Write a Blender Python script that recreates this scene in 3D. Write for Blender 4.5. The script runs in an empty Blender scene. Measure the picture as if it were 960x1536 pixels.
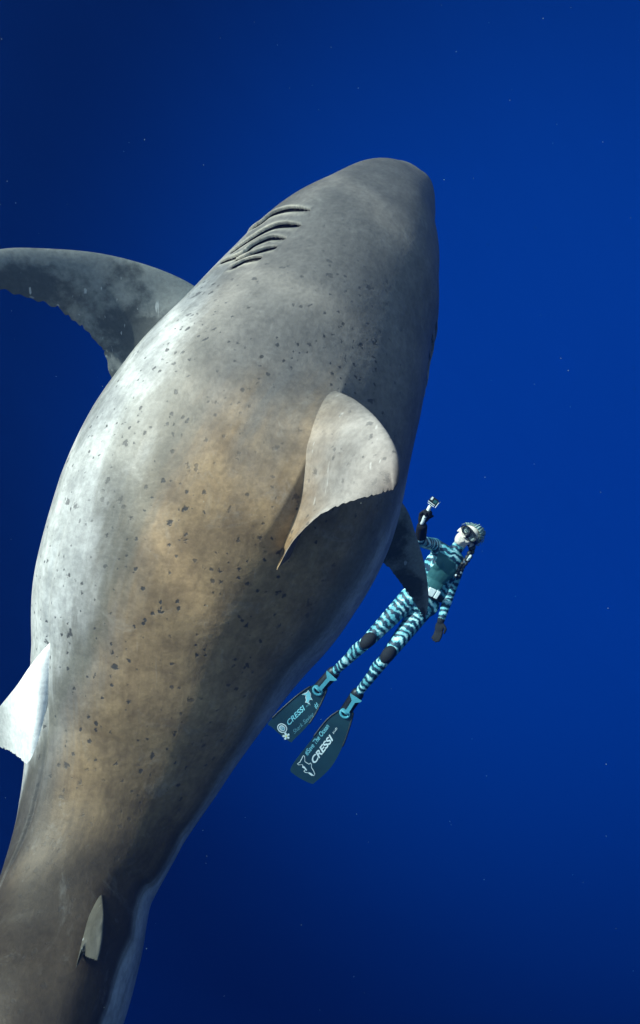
import bpy, bmesh, math, random
import numpy as np
from mathutils import Vector, Matrix

random.seed(7); rng = np.random.default_rng(7)
scene = bpy.context.scene
coll = scene.collection

# ------------------------------------------------------------------ camera
F = 850.0                      # focal length measured in pixels of the 960 x 1536 photograph
CAM_DEPTH = 6.0                # metres below the sea surface
UPC = Vector((-0.12, 0.62, 0.76)).normalized()     # where "up" lies seen from the tilted camera
SUNC = Vector((-0.68, 0.60, 0.42)).normalized()   # towards the refracted sun, seen from the camera
wx = (Vector((1, 0, 0)) - UPC * UPC.x).normalized()
wy = UPC.cross(wx)
M3 = Matrix((wx, wy, UPC))                           # camera axes -> world axes
CAM_LOC = Vector((0, 0, -CAM_DEPTH))
MW = Matrix.Translation(CAM_LOC) @ M3.to_4x4()
cam = bpy.data.cameras.new('camera')
cam.sensor_fit = 'HORIZONTAL'; cam.sensor_width = 36.0
cam.lens = 36.0 * F / 960.0
cam.clip_start = 0.02; cam.clip_end = 500
camo = bpy.data.objects.new('camera', cam); coll.objects.link(camo)
camo.matrix_world = MW
scene.camera = camo

# ------------------------------------------------------------------ light
SUNW = (M3 @ SUNC).normalized()
sd = bpy.data.lights.new('sun', 'SUN'); sd.energy = 2.1; sd.angle = math.radians(0.5)
sd.color = (1.0, 0.90, 0.76)
so = bpy.data.objects.new('sun', sd); coll.objects.link(so)
so.rotation_euler = SUNW.to_track_quat('Z', 'Y').to_euler()
so.location = SUNW * 30

class NT:
    """small helper that writes node trees"""
    def __init__(s, tree): s.t = tree; s.n = tree.nodes; s.l = tree.links
    def set(s, sock, v):
        if isinstance(v, bpy.types.NodeSocket): s.l.new(v, sock)
        elif v is not None:
            if hasattr(sock.default_value, '__len__') and isinstance(v, (tuple, list)) and len(v) == 3 and len(sock.default_value) == 4: v = (*v, 1)
            sock.default_value = v
    def node(s, typ, ins=None, **props):
        n = s.n.new(typ)
        for k, v in props.items(): setattr(n, k, v)
        for k, v in (ins or {}).items(): s.set(n.inputs[k], v)
        return n
    def math(s, op, a, b=None, c=None, clamp=False):
        n = s.n.new('ShaderNodeMath'); n.operation = op; n.use_clamp = clamp
        s.set(n.inputs[0], a)
        if b is not None: s.set(n.inputs[1], b)
        if c is not None: s.set(n.inputs[2], c)
        return n.outputs[0]
    def ss(s, x, lo, hi, a=0.0, b=1.0):
        n = s.n.new('ShaderNodeMapRange'); n.interpolation_type = 'SMOOTHSTEP'
        s.set(n.inputs[0], x); s.set(n.inputs[1], lo); s.set(n.inputs[2], hi); s.set(n.inputs[3], a); s.set(n.inputs[4], b)
        return n.outputs[0]
    def mix(s, f, a, b, mode='MIX'):
        n = s.n.new('ShaderNodeMix'); n.data_type = 'RGBA'; n.blend_type = mode
        s.set(n.inputs[0], f); s.set(n.inputs[6], a); s.set(n.inputs[7], b)
        return n.outputs[2]
    def noise(s, vec, scale, detail=3, rough=0.55, dist=0.0, out=0):
        n = s.node('ShaderNodeTexNoise', {'Scale': scale, 'Detail': detail, 'Roughness': rough, 'Distortion': dist})
        if vec is not None: s.l.new(vec, n.inputs['Vector'])
        return n.outputs[out]
    def attr(s, name):
        n = s.n.new('ShaderNodeAttribute'); n.attribute_name = name; return n.outputs['Fac']
    def mapping(s, vec, scale=(1, 1, 1), rot=(0, 0, 0), loc=(0, 0, 0)):
        n = s.n.new('ShaderNodeMapping'); s.l.new(vec, n.inputs[0])
        n.inputs['Scale'].default_value = scale; n.inputs['Rotation'].default_value = rot; n.inputs['Location'].default_value = loc
        return n.outputs[0]

world = bpy.data.worlds.new('World'); scene.world = world; world.use_nodes = True
wt = NT(world.node_tree); wt.n.clear()
wdir = wt.node('ShaderNodeTexCoord').outputs['Generated']
def wdot(v):
    n = wt.node('ShaderNodeVectorMath', operation='DOT_PRODUCT'); wt.l.new(wdir, n.inputs[0]); n.inputs[1].default_value = v
    return n.outputs['Value']
sky = wt.node('ShaderNodeTexSky'); sky.sky_type = 'NISHITA'; sky.sun_disc = False
sky.sun_elevation = math.asin(SUNW.z); sky.sun_rotation = math.atan2(SUNW.x, SUNW.y)
up = wdot((0, 0, 1))
# daylight comes down through the round window of sky overhead; elsewhere one sees lit, ever bluer water
window = wt.ss(up, 0.32, 0.68)
skyc = wt.mix(1.0, sky.outputs[0], (1.0, 0.90, 0.64), 'MULTIPLY')
lobe_dir = (M3 @ Vector((0.42, 0.10, -1.0)).normalized())
lobe = wt.ss(wdot(lobe_dir), 0.58, 1.02)
deep = wt.mix(lobe, (0.0000, 0.0001, 0.0055), (0.0, 0.0100, 0.070))
deep = wt.mix(wt.ss(up, 0.0, 0.75), deep, (0.001, 0.009, 0.050))
bg1 = wt.node('ShaderNodeBackground', {'Color': deep, 'Strength': 1.0})
bg2 = wt.node('ShaderNodeBackground', {'Color': skyc, 'Strength': 0.15})
mixs = wt.node('ShaderNodeMixShader'); wt.l.new(window, mixs.inputs[0])
wt.l.new(bg1.outputs[0], mixs.inputs[1]); wt.l.new(bg2.outputs[0], mixs.inputs[2])
wo = wt.node('ShaderNodeOutputWorld'); wt.l.new(mixs.outputs[0], wo.inputs[0])

vs = scene.view_settings
vs.view_transform = 'Standard'; vs.look = 'None'; vs.gamma = 1.0; vs.use_curve_mapping = False
vs.exposure = 2.22
scene.render.engine = 'CYCLES'
scene.cycles.use_denoising = True
scene.cycles.max_bounces = 4; scene.cycles.volume_bounces = 0
scene.cycles.transparent_max_bounces = 8

# ------------------------------------------------------------------ helpers
def P(u, v, z):
    """point that lies z metres in front of the camera where the photograph shows pixel (u, v)"""
    return np.array([(u - 480.0) / F * z, (768.0 - v) / F * z, -z])

def link(name, me, mats=(), parent=None, loc=None, label=None, cat=None, group=None, kind=None):
    o = bpy.data.objects.new(name, me); coll.objects.link(o)
    for m in mats: me.materials.append(m)
    if parent is not None: o.parent = parent
    if loc is not None: o.matrix_local = MW @ Matrix.Translation(Vector(loc))
    if label: o['label'] = label
    if cat: o['category'] = cat
    if group: o['group'] = group
    if kind: o['kind'] = kind
    return o

def mesh(name, verts, faces, smooth=True):
    me = bpy.data.meshes.new(name)
    me.from_pydata([tuple(map(float, v)) for v in verts], [], faces)
    me.update()
    if smooth: me.polygons.foreach_set('use_smooth', [True] * len(me.polygons))
    return me

def material(name):
    m = bpy.data.materials.new(name); m.use_nodes = True
    t = NT(m.node_tree); t.n.clear()
    out = t.node('ShaderNodeOutputMaterial')
    b = t.node('ShaderNodeBsdfPrincipled'); t.l.new(b.outputs[0], out.inputs[0])
    return m, t, b

def hermite(x, xs, ys):
    """smooth interpolation through samples (finite difference tangents)"""
    xs = np.asarray(xs, float); ys = np.asarray(ys, float)
    d = np.diff(ys, axis=0) / (np.diff(xs)[:, None] if ys.ndim > 1 else np.diff(xs))
    h = np.diff(xs)
    m = np.zeros_like(ys)
    m[0] = d[0]; m[-1] = d[-1]
    for i in range(1, len(xs) - 1):
        m[i] = (d[i - 1] * h[i] + d[i] * h[i - 1]) / (h[i] + h[i - 1])
    x = np.clip(x, xs[0], xs[-1])
    k = np.clip(np.searchsorted(xs, x) - 1, 0, len(xs) - 2)
    t = (x - xs[k]) / h[k]; hh = h[k]
    if ys.ndim > 1: t = t[:, None]; hh = hh[:, None]
    return ((1 + 2 * t) * (1 - t) ** 2) * ys[k] + t * (1 - t) ** 2 * hh * m[k] + t * t * (3 - 2 * t) * ys[k + 1] + t * t * (t - 1) * hh * m[k + 1]

def sstep(x, lo, hi):
    t = np.clip((x - lo) / (hi - lo), 0, 1); return t * t * (3 - 2 * t)

# ------------------------------------------------------------------ water: surface, body of water
# unseen sea surface overhead, its transparency bands placed to dim or pass the sun
m_surf = bpy.data.materials.new('sun_dapple'); m_surf.use_nodes = True
st = NT(m_surf.node_tree); st.n.clear()
sc_ = st.node('ShaderNodeTexCoord').outputs['Object']
n1 = st.noise(st.mapping(sc_, loc=(3.1, 7.4, 0)), 0.55, 2, 0.5, 0.3)
vor = st.node('ShaderNodeTexVoronoi', {'Scale': 1.5}, feature='F1', voronoi_dimensions='2D')
warp = st.node('ShaderNodeVectorMath', operation='MULTIPLY_ADD'); st.l.new(st.noise(sc_, 1.1, 2, 0.5, 0, 1), warp.inputs[0])
warp.inputs[1].default_value = (0.9, 0.9, 0.9); st.l.new(sc_, warp.inputs[2])
st.l.new(warp.outputs[0], vor.inputs['Vector'])
web = st.ss(vor.outputs['Distance'], 0.30, 0.60)
vor2 = st.node('ShaderNodeTexVoronoi', {'Scale': 1.7}, feature='DISTANCE_TO_EDGE', voronoi_dimensions='2D'); st.l.new(warp.outputs[0], vor2.inputs['Vector'])
line = st.ss(vor2.outputs['Distance'], 0.17, 0.0)
xyz = st.node('ShaderNodeSeparateXYZ'); st.l.new(sc_, xyz.inputs[0])
ph = st.math('SUBTRACT', xyz.outputs[1], st.math('MULTIPLY', st.math('ADD', xyz.outputs[0], 6.6), 0.20))
ph = st.math('ADD', st.math('MULTIPLY', st.math('SUBTRACT', ph, 3.05), 2 * math.pi / 2.2), st.math('MULTIPLY', st.math('SUBTRACT', n1, 0.5), 1.6))
sun_bands = st.math('COSINE', ph)
lightness = st.math('MULTIPLY', st.math('MULTIPLY_ADD', sun_bands, 0.29, 0.68), st.math('ADD', st.math('MULTIPLY_ADD', web, 0.20, 0.62), st.math('MULTIPLY', line, 0.75)), clamp=True)
tr = st.node('ShaderNodeBsdfTransparent'); st.l.new(lightness, tr.inputs[0])
so_ = st.node('ShaderNodeOutputMaterial'); st.l.new(tr.outputs[0], so_.inputs[0])
N = 40; S = 30.0
vv = [(-S + 2 * S * i / N, -S + 2 * S * j / N, 0.06 * math.sin(i * 1.3) * math.cos(j * 0.9)) for j in range(N + 1) for i in range(N + 1)]
ff = [(j * (N + 1) + i, j * (N + 1) + i + 1, (j + 1) * (N + 1) + i + 1, (j + 1) * (N + 1) + i) for j in range(N) for i in range(N)]
surf = link('dapple_surface', mesh('dapple_surface', vv, ff), [m_surf], kind='structure', label='unseen sea surface patterned to dapple the sunlight on shark and diver', cat='sea surface')

m_water = bpy.data.materials.new('water_volume'); m_water.use_nodes = True
ht = NT(m_water.node_tree); ht.n.clear()
pv = ht.node('ShaderNodeVolumePrincipled', {'Color': (0.002, 0.016, 0.085), 'Density': 0.125, 'Anisotropy': 0.1, 'Absorption Color': (0.15, 0.52, 0.80)})
ho = ht.node('ShaderNodeOutputMaterial'); ht.l.new(pv.outputs[0], ho.inputs['Volume'])
def box_mesh(name, lo, hi):
    v = [(x, y, z) for z in (lo[2], hi[2]) for y in (lo[1], hi[1]) for x in (lo[0], hi[0])]
    return mesh(name, v, [(0, 2, 3, 1), (4, 5, 7, 6), (0, 1, 5, 4), (2, 6, 7, 3), (0, 4, 6, 2), (1, 3, 7, 5)], False)
haze = link('haze', box_mesh('haze', (-9, -8, -19), (9, 12, -CAM_DEPTH + 0.7)), [m_water], kind='stuff', label='deep blue sea water around shark and diver', cat='water')

# ------------------------------------------------------------------ the shark
# stations: left outline pixel, right outline pixel, distance
ST = [((596, 274), (650, 292), 3.07), ((575, 281), (654, 305), 3.03), ((542, 289), (656, 322), 2.96), ((489, 303), (656, 364), 2.86),
      ((437, 333), (657, 424), 2.77), ((371, 380), (657, 490), 2.69), ((320, 437), (644, 556), 2.62), ((256, 505), (631, 647), 2.54),
      ((184, 577), (615, 738), 2.48), ((127, 659), (595, 815), 2.43), ((81, 757), (549, 898), 2.37), ((53, 871), (488, 975), 2.29),
      ((49, 981), (418, 1065), 2.20), ((44, 1090), (346, 1163), 2.10), ((28, 1217), (274, 1262), 1.96), ((1, 1326), (231, 1348), 1.82),
      ((-29, 1431), (212, 1450), 1.66), ((-66, 1536), (181, 1540), 1.50)]
C, R = [P(621, 275, 3.12)], [0.0]
for (l, r, z) in ST:
    a = np.array(l, float); b = np.array(r, float); c = (a + b) / 2
    half = np.linalg.norm(a - b) / 2 / F * z
    ray = np.linalg.norm(P(c[0], c[1], z))
    C.append(P(c[0], c[1], z)); R.append(half * ray / math.hypot(ray, half))
# tail beyond the frame
tdir = C[-1] - C[-2]; tdir /= np.linalg.norm(tdir)
for k, (d, r) in enumerate(((0.30, 0.15), (0.62, 0.085), (0.85, 0.06), (1.0, 0.05))):
    C.append(C[len(ST)] + tdir * d + np.array([-0.10, 0, -0.12]) * d * d); R.append(r)
C = np.array(C); R = np.array(R)
arc = np.concatenate([[0], np.cumsum(np.linalg.norm(np.diff(C, axis=0), axis=1))])
LEN = arc[-1]
qk = np.sqrt(arc)
def spine(q):
    return hermite(q, qk, C), np.maximum(hermite(q, qk, R), 0)
ROLL_A = [0, 0.6, 1.5, 2.6, 3.7, 6.5]
ROLL_D = [24, 24, 22, 20, 44, 52]
def frames(q):
    c, r = spine(q)
    e = 1e-3
    ca, _ = spine(np.maximum(q - e, 0)); cb, _ = spine(np.minimum(q + e, qk[-1]))
    T = ca - cb; T /= np.linalg.norm(T, axis=1)[:, None]                  # towards the nose
    Z = np.array([0, 0, 1.0])
    B = np.cross(T, Z); B /= np.linalg.norm(B, axis=1)[:, None]
    N0 = np.cross(B, T)
    al = np.radians(hermite(q * q, ROLL_A, ROLL_D))[:, None]
    D = np.cos(al) * N0 + np.sin(al) * B
    Sd = np.cos(al) * B - np.sin(al) * N0
    return c, r, T, D, Sd
def section(s, phi):
    """radius factor: nearly round trunk, slightly keeled back, flatter snout"""
    f = 1 + 0.015 * np.cos(phi * 2) * sstep(s, 1.2, 2.2)
    f = f + 0.020 * np.exp(-(phi / 0.20) ** 2) * sstep(s, 1.7, 2.4)        # low ridge along the back
    f = f - 0.06 * sstep(0.9 - s, 0, 0.5) * np.clip(np.cos(phi), 0, 1) ** 2   # flattened top of the snout
    ped = sstep(s, LEN - 1.3, LEN - 0.55)
    f = f * (1 - 0.15 * ped * np.abs(np.cos(phi)))
    return f
# rings: closer together at the head
qs = np.concatenate([np.linspace(0, math.sqrt(0.55), 60)[:-1], np.linspace(math.sqrt(0.55), math.sqrt(1.75), 380)[:-1], np.sqrt(np.linspace(1.75, LEN, 330))])
# denser on the side of the body with the open gills
pf = np.concatenate([np.linspace(-math.pi, -2.0, 30)[:-1], np.linspace(-2.0, -0.4, 280)[:-1], np.linspace(-0.4, 1.6, 170)[:-1], np.linspace(1.6, math.pi, 50)[:-1]])
c, r, T, D, Sd = frames(qs)
SA = (qs * qs)
ss_, pp_ = np.meshgrid(SA, pf, indexing='ij')
ff_ = section(ss_, pp_)
dirs = np.cos(pp_)[..., None] * D[:, None, :] + np.sin(pp_)[..., None] * Sd[:, None, :]
rad = r[:, None] * ff_
V = c[:, None, :] + rad[..., None] * dirs

# gill slits traced on the photograph, laid on the body surface
GILLS = [[(371, 349), (388, 334), (405, 321), (422, 314), (441, 311), (468, 315)],
         [(351, 374), (375, 355), (397, 341), (416, 334), (435, 333), (453, 336)],
         [(337, 390), (358, 378), (375, 365), (390, 356), (407, 351), (430, 355)],
         [(352, 386), (364, 381), (379, 374), (397, 368), (416, 366)],
         [(346, 396), (356, 390), (366, 385), (379, 382), (392, 381)]]
front = (dirs * (-V)).sum(-1) > 0.0
pu = 480 + V[..., 0] / -V[..., 2] * F; pv_ = 768 - V[..., 1] / -V[..., 2] * F
def on_body(u, v):
    d2 = (pu - u) ** 2 + (pv_ - v) ** 2
    d2 = np.where(front, d2, 1e9)
    return np.unravel_index(np.argmin(d2), d2.shape)
disp = np.zeros(ss_.shape)
gill_curves = []
for gi, g in enumerate(GILLS):
    idx = [on_body(u, v) for (u, v) in g]
    sp = np.array([(SA[i], pf[j]) for i, j in idx])
    # a slit runs on round the flank, below what the picture shows
    e = sp[0] + (sp[0] - sp[1]) * np.array([0.35, 1.0]) * (0.45 if gi < 3 else 0.2); sp = np.vstack([e[None], sp])
    tk = np.linspace(0, 1, len(sp))
    gill_curves.append(hermite(np.linspace(0, 1, 41), tk, sp))
def gill_depth(curves, mirror):
    out = np.zeros(ss_.shape)
    for cv in curves:
        cs, cp = cv[:, 0], cv[:, 1] * mirror
        lo, hi = cs.min() - 0.1, cs.max() + 0.12
        tg = np.gradient(cv, axis=0)
        flip = 1.0 if tg[20, 1] > 0 else -1.0
        rows = np.where((SA > lo) & (SA < hi))[0]
        cols = np.where((pf > cp.min() - 0.12) & (pf < cp.max() + 0.12))[0]
        for i in rows:
            rr = max(r[i], 0.05)
            ds = SA[i] - cs[None, :]; dp = (pf[cols][:, None] - cp[None, :]) * rr
            d = np.sqrt(ds ** 2 + dp ** 2); k = d.argmin(1); dm = d[np.arange(len(cols)), k]
            sgn = np.where(tg[k, 1] * ds[0][k] - tg[k, 0] * dp[np.arange(len(cols)), k] / rr * mirror > 0, flip, -flip)
            w = np.sin(np.pi * np.clip(k / 40.0, 0, 1)) ** 0.6
            groove = np.where(sgn > 0, -0.024 * np.exp(-(dm / 0.016) ** 2) , 0.010 * np.exp(-(dm / 0.022) ** 2) - 0.030 * np.exp(-(dm / 0.003) ** 2))
            out[i, cols] += w * groove
    return np.clip(out, -0.03, 0.012)
def gill_lip(curves, mirror, slit=False):
    out = np.zeros(ss_.shape)
    for cv in curves:
        cs, cp = cv[:, 0], cv[:, 1] * mirror
        tg = np.gradient(cv, axis=0); flip = 1.0 if tg[20, 1] > 0 else -1.0
        rows = np.where((SA > cs.min() - 0.1) & (SA < cs.max() + 0.1))[0]; cols = np.where((pf > cp.min() - 0.1) & (pf < cp.max() + 0.1))[0]
        for i in rows:
            ds = SA[i] - cs[None, :]; dp = (pf[cols][:, None] - cp[None, :]) * r[i]
            d = np.sqrt(ds ** 2 + dp ** 2); k = d.argmin(1); ar = np.arange(len(cols)); dm = d[ar, k]
            sg_ = (tg[k, 1] * ds[0][k] - tg[k, 0] * dp[ar, k] / r[i] * mirror) * flip
            if slit:
                tk_ = k / 40.0; wd = (0.009 + 0.019 * np.exp(-((tk_ - 0.72) / 0.20) ** 2)) * np.clip(np.minimum(tk_, 1 - tk_) / 0.12, 0, 1) ** 0.7
                out[i, cols] = np.maximum(out[i, cols], np.where(sg_ > 0, 1 - sstep(dm, wd * 0.75, wd * 1.1 + 0.001), 1 - sstep(dm, 0.0, 0.003)) * (wd > 0.001)); continue
            out[i, cols] = np.maximum(out[i, cols], np.where(sg_ < 0, np.exp(-(dm / 0.014) ** 2), 0.75 * np.exp(-((dm - 0.03) / 0.012) ** 2)) * np.sin(np.pi * k / 40.0) ** 0.5)
    return out
disp += gill_depth(gill_curves, 1) + gill_depth(gill_curves, -1)
lip = np.maximum(gill_lip(gill_curves, 1), gill_lip(gill_curves, -1))
slit = np.maximum(gill_lip(gill_curves, 1, True), gill_lip(gill_curves, -1, True))
# mouth line under the snout, shallow crease along the flank, gentle muscle relief
mouth_s = 0.30 + 0.30 * ((np.pi - np.abs(pp_)) / 1.1) ** 2
disp += -0.022 * np.exp(-((ss_ - mouth_s) / 0.018) ** 2) * (np.abs(pp_) > np.pi - 1.15)
crease_s = np.array([2.5, 2.75, 3.0, 3.3, 3.6, 3.9]); 
def crease_phi(s): return hermite(s, [2.35, 2.7, 3.1, 3.5, 4.0], [-1.02, -1.10, -1.22, -1.38, -1.50])
cm = sstep(SA, 2.35, 2.6) * (1 - sstep(SA, 3.5, 3.9))
disp += (-0.010 * np.exp(-((pp_ - crease_phi(SA)[:, None]) / 0.035) ** 2) * cm[:, None])
relief = np.zeros(ss_.shape)
for k in range(26):
    a = rng.uniform(2, 9); b = rng.integers(1, 7); o1, o2 = rng.uniform(0, 6.28, 2)
    relief += 0.0016 * np.sin(ss_ * a + o1) * np.cos(pp_ * b + o2) * np.clip(r[:, None] / 0.3, 0, 1)
disp += relief
sd0 = SA[on_body(526, 590)[0]]; sd1 = SA[on_body(424, 842)[0]]
hh_ = 0.035 * sstep(SA, sd0 - 0.16, sd0 + 0.16) * (1 - sstep(SA, sd1 - 0.25, sd1 + 0.03))
disp += hh_[:, None] * np.exp(-np.abs(pp_) * r[:, None] / 0.095)
V = V + disp[..., None] * dirs

class Collect:
    def __init__(s): s.v = []; s.f = []; s.a = {'arc': [], 'phi': [], 'fin': [], 'span': [], 'lip': [], 'slit': []}
    def add(s, verts, faces, **at):
        o = len(s.v); s.v += [tuple(x) for x in verts]; s.f += [tuple(i + o for i in f) for f in faces]
        for k in s.a:
            val = at.get(k, 0.0)
            s.a[k] += list(np.broadcast_to(val, (len(verts),)))
shark = Collect()
nr, npf = ss_.shape
fc = [(i * npf + j, i * npf + (j + 1) % npf, (i + 1) * npf + (j + 1) % npf, (i + 1) * npf + j) for i in range(nr - 1) for j in range(npf)]
shark.add(V.reshape(-1, 3), fc, arc=ss_.ravel(), phi=pp_.ravel(), lip=lip.ravel(), slit=slit.ravel())

def surface_at(s, phi):
    q = np.sqrt(np.maximum(np.asarray(s, float), 1e-6)); c_, r_, T_, D_, S_ = frames(q)
    f_ = section(np.asarray(s, float), np.asarray(phi, float))
    n_ = np.cos(phi)[:, None] * D_ + np.sin(phi)[:, None] * S_
    return c_ + (r_ * f_)[:, None] * n_, n_, T_
def fin(LE, TE, thick, kind, jag=0.006, flare=0.05, flare_u=0.10, nu=70, nv=40, inset=0.0, camber=0.0, tip_pow=0.5, seed=1, fillet=None):
    """solid fin between a leading and a trailing edge (3D polylines root -> tip); thick at the root, sharp behind"""
    rg = np.random.default_rng(seed)
    LE = np.array(LE, float); TE = np.array(TE, float)
    tk = np.linspace(0, 1, len(LE)); u = np.linspace(0, 1, nu)
    L = hermite(u, tk, LE); E = hermite(u, np.linspace(0, 1, len(TE)), TE)
    ch = E - L; cl = np.linalg.norm(ch, axis=1)
    # ragged rear edge
    jg = np.zeros(nu); 
    for k in range(9): jg += np.sin(u * rg.uniform(12, 150) + rg.uniform(0, 6.28)) * rg.uniform(0.1, 1) * (0.5 + 0.5 * np.sin(u * rg.uniform(3, 12) + rg.uniform(0, 6.28)))
    for k in range(4): jg -= rg.uniform(1.0, 3.0) * np.exp(-((u - rg.uniform(0.25, 0.92)) / rg.uniform(0.006, 0.014)) ** 2)
    jg = np.maximum(jg, -4.0) / 3.0 * jag * sstep(u, 0.04, 0.15) * (1 - sstep(u, 0.93, 1.0))
    chn = ch / np.maximum(cl, 1e-4)[:, None]
    sp = np.gradient(L + E, axis=0)
    nrm = np.cross(sp, ch); nrm /= np.linalg.norm(nrm, axis=1)[:, None]
    nrm = nrm * np.sign((nrm * -(L + E) / 2).sum(1).mean())
    v = (1 - np.cos(np.linspace(0, math.pi, nv))) / 2
    prof = (1.48 * np.sqrt(v) - 0.63 * v - 1.76 * v ** 2 + 1.42 * v ** 3 - 0.51 * v ** 4) / 0.5
    prof[-1] = 0.0
    th = thick * (1 - u) ** tip_pow * 0.9 + 0.002 + flare * np.exp(-np.maximum(u - flare_u, 0) / 0.075)
    top = []; bot = []
    for i in range(nu):
        mid = L[i] + ch[i] * v[:, None] + nrm[i] * (camber * cl[i] * 4 * v * (1 - v))[:, None] + chn[i] * (jg[i] * sstep(v, 0.86, 1.0))[:, None]
        t = (th[i] * prof * 0.5 + 0.0008)[:, None] * nrm[i]
        top.append(mid + t); bot.append(mid - t)
    top = np.array(top); bot = np.array(bot)
    if fillet:                                   # broad base that flows down into the back
        s0, s1, wid, ub, sink, upv, sdv = fillet
        sj = s0 + (s1 - s0) * v; rr_ = spine(np.sqrt(sj))[1]
        lat = wid * np.sin(np.pi * v ** 0.85) ** 0.9 * (1 - 0.35 * v)
        dn = sink * sstep(v, 0.0, 0.35) * (1 - sstep(v, 0.72, 1.0))
        tq = np.clip(1 - u / ub, 0, 1)
        push = (tq ** 2.6)[:, None] * lat[None, :]
        drop = (tq ** 1.5)[:, None] * dn[None, :]
        top = top + push[..., None] * nrm[:, None, :] - drop[..., None] * upv
        bot = bot - push[..., None] * nrm[:, None, :] - drop[..., None] * upv
        slide = (tq ** 1.3)[:, None] * (0.075 * sstep(v, 0.35, 0.80) * (1 - sstep(v, 0.86, 1.0)))[None, :]
        top = top + slide[..., None] * sdv; bot = bot + slide[..., None] * sdv
    n = nu * nv
    verts = np.concatenate([top.reshape(-1, 3), bot.reshape(-1, 3)])
    f = []
    for i in range(nu - 1):
        for j in range(nv - 1):
            a = i * nv + j; f.append((a, a + 1, a + nv + 1, a + nv)); f.append((n + a, n + a + nv, n + a + nv + 1, n + a + 1))
        f.append((i * nv + nv - 1, n + i * nv + nv - 1, n + (i + 1) * nv + nv - 1, (i + 1) * nv + nv - 1))
        f.append((i * nv, (i + 1) * nv, n + (i + 1) * nv, n + i * nv))
    a = (nu - 1) * nv
    f += [(a + j, a + j + 1, n + a + j + 1, n + a + j) for j in range(nv - 1)]
    uu = np.repeat(u, nv); vvv = np.tile(v, nu); ph_t = ph_b = np.zeros(n)
    if fillet:
        vvv = np.tile(sj, nu); fall = (1 - sstep(u, 0, ub))[:, None]
        ph_t, ph_b = ((sg_ * (lat / rr_)[None, :] * fall).ravel() for sg_ in (-1, 1))
    shark.add(verts, f, arc=np.concatenate([vvv, vvv]), phi=np.concatenate([ph_t, ph_b]), fin=float(kind), span=np.concatenate([uu, uu]))

def ray_plane(u, v, p0, nrm):
    d = P(u, v, 1.0); return d * (np.dot(p0, nrm) / np.dot(d, nrm))
def back_point(s, phi=0.0, inset=0.0):
    q = np.array([math.sqrt(s)]); c_, r_, T_, D_, S_ = frames(q)
    f_ = section(np.array([s]), np.array([phi]))[0]
    return c_[0] + (r_[0] * f_ - inset) * (math.cos(phi) * D_[0] + math.sin(phi) * S_[0]), T_[0], D_[0], S_[0]

def dorsal(le_px, te_px, s_mid, lean, **kw):
    p0, T0, D0, S0 = back_point(s_mid); p0 = p0 + S0 * 0.03
    a = math.radians(lean)
    up_ = math.cos(a) * D0 + math.sin(a) * S0
    n_ = np.cross(T0, up_); n_ /= np.linalg.norm(n_)
    L = [ray_plane(u, v, p0, n_) for u, v in le_px]; E = [ray_plane(u, v, p0, n_) for u, v in te_px]
    print('dorsal', s_mid, [round(float(np.dot(x - p0, up_)), 2) for x in L], [round(float(np.dot(x - p0, up_)), 2) for x in E])
    # push the root into the body
    L.insert(0, L[0] - up_ * 0.09 + T0 * 0.03); E.insert(0, E[0] - up_ * 0.004 + T0 * 0.004)
    if 'fillet' in kw: kw['fillet'] = (*kw['fillet'], up_, S0)
    fin(L, E, **kw)
i8 = on_body(470, 722); S_DORSAL = SA[i8[0]]
print('dorsal at', S_DORSAL, pf[i8[1]], 'len', LEN)
i2 = on_body(148, 1385); print('second dorsal', SA[i2[0]], pf[i2[1]])
for tst in ((533, 560), (250, 800), (450, 1000), (400, 370), (640, 530)):
    k = on_body(*tst); print(tst, 's', round(SA[k[0]], 2), 'phi', round(math.degrees(pf[k[1]])))
dorsal([(522, 594), (536, 602), (560, 622), (582, 650), (595, 678), (598, 704), (595, 726)], [(417, 853), (440, 812), (478, 775), (520, 754), (556, 744), (577, 738), (590, 735)], S_DORSAL, 14, thick=0.070, camber=0.03, kind=1, jag=0.007, flare=0.0, nu=120, nv=60, seed=3, fillet=(sd0, sd1, 0.030, 0.66, 0.22))
def depth_at(u, v): return -V[on_body(u, v)][2]
def Pd(u, v, h): return P(u, v, depth_at(u, v) - h)
zt = depth_at(140, 1400)
fin([Pd(153, 1334, -0.04), Pd(153, 1342, 0.0), P(155, 1370, zt - 0.03), P(154, 1400, zt - 0.06), P(151, 1424, zt - 0.08), P(147, 1440, zt - 0.09)],
    [Pd(117, 1447, 0.010), Pd(115, 1449, 0.015), P(124, 1432, zt - 0.06), P(130, 1435, zt - 0.075), P(138, 1438, zt - 0.085), P(145, 1441, zt - 0.09)],
    0.014, 5, jag=0.004, flare=0.010, flare_u=0.15, nu=50, nv=24, seed=5)
# pectoral fins
fin([P(350, 470, 2.72), P(285, 425, 2.72), P(225, 399, 2.68), P(150, 380, 2.62), P(70, 373, 2.54), P(0, 374, 2.46), P(-75, 395, 2.36)],
    [P(200, 640, 2.78), P(166, 562, 2.78), P(150, 518, 2.74), P(118, 487, 2.68), P(80, 460, 2.58), P(10, 436, 2.48), P(-72, 408, 2.36)],
    0.10, 2, jag=0.016, flare=0.05, nu=130, seed=11)
fin([P(540, 700, 2.72), P(601, 752, 2.86), P(622, 800, 2.96), P(637, 850, 3.05), P(642, 895, 3.12), P(638, 925, 3.16)],
    [P(500, 820, 2.74), P(572, 843, 2.90), P(596, 868, 3.00), P(614, 893, 3.08), P(627, 912, 3.12), P(635, 926, 3.16)],
    0.09, 3, jag=0.008, flare=0.05, seed=12)
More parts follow.
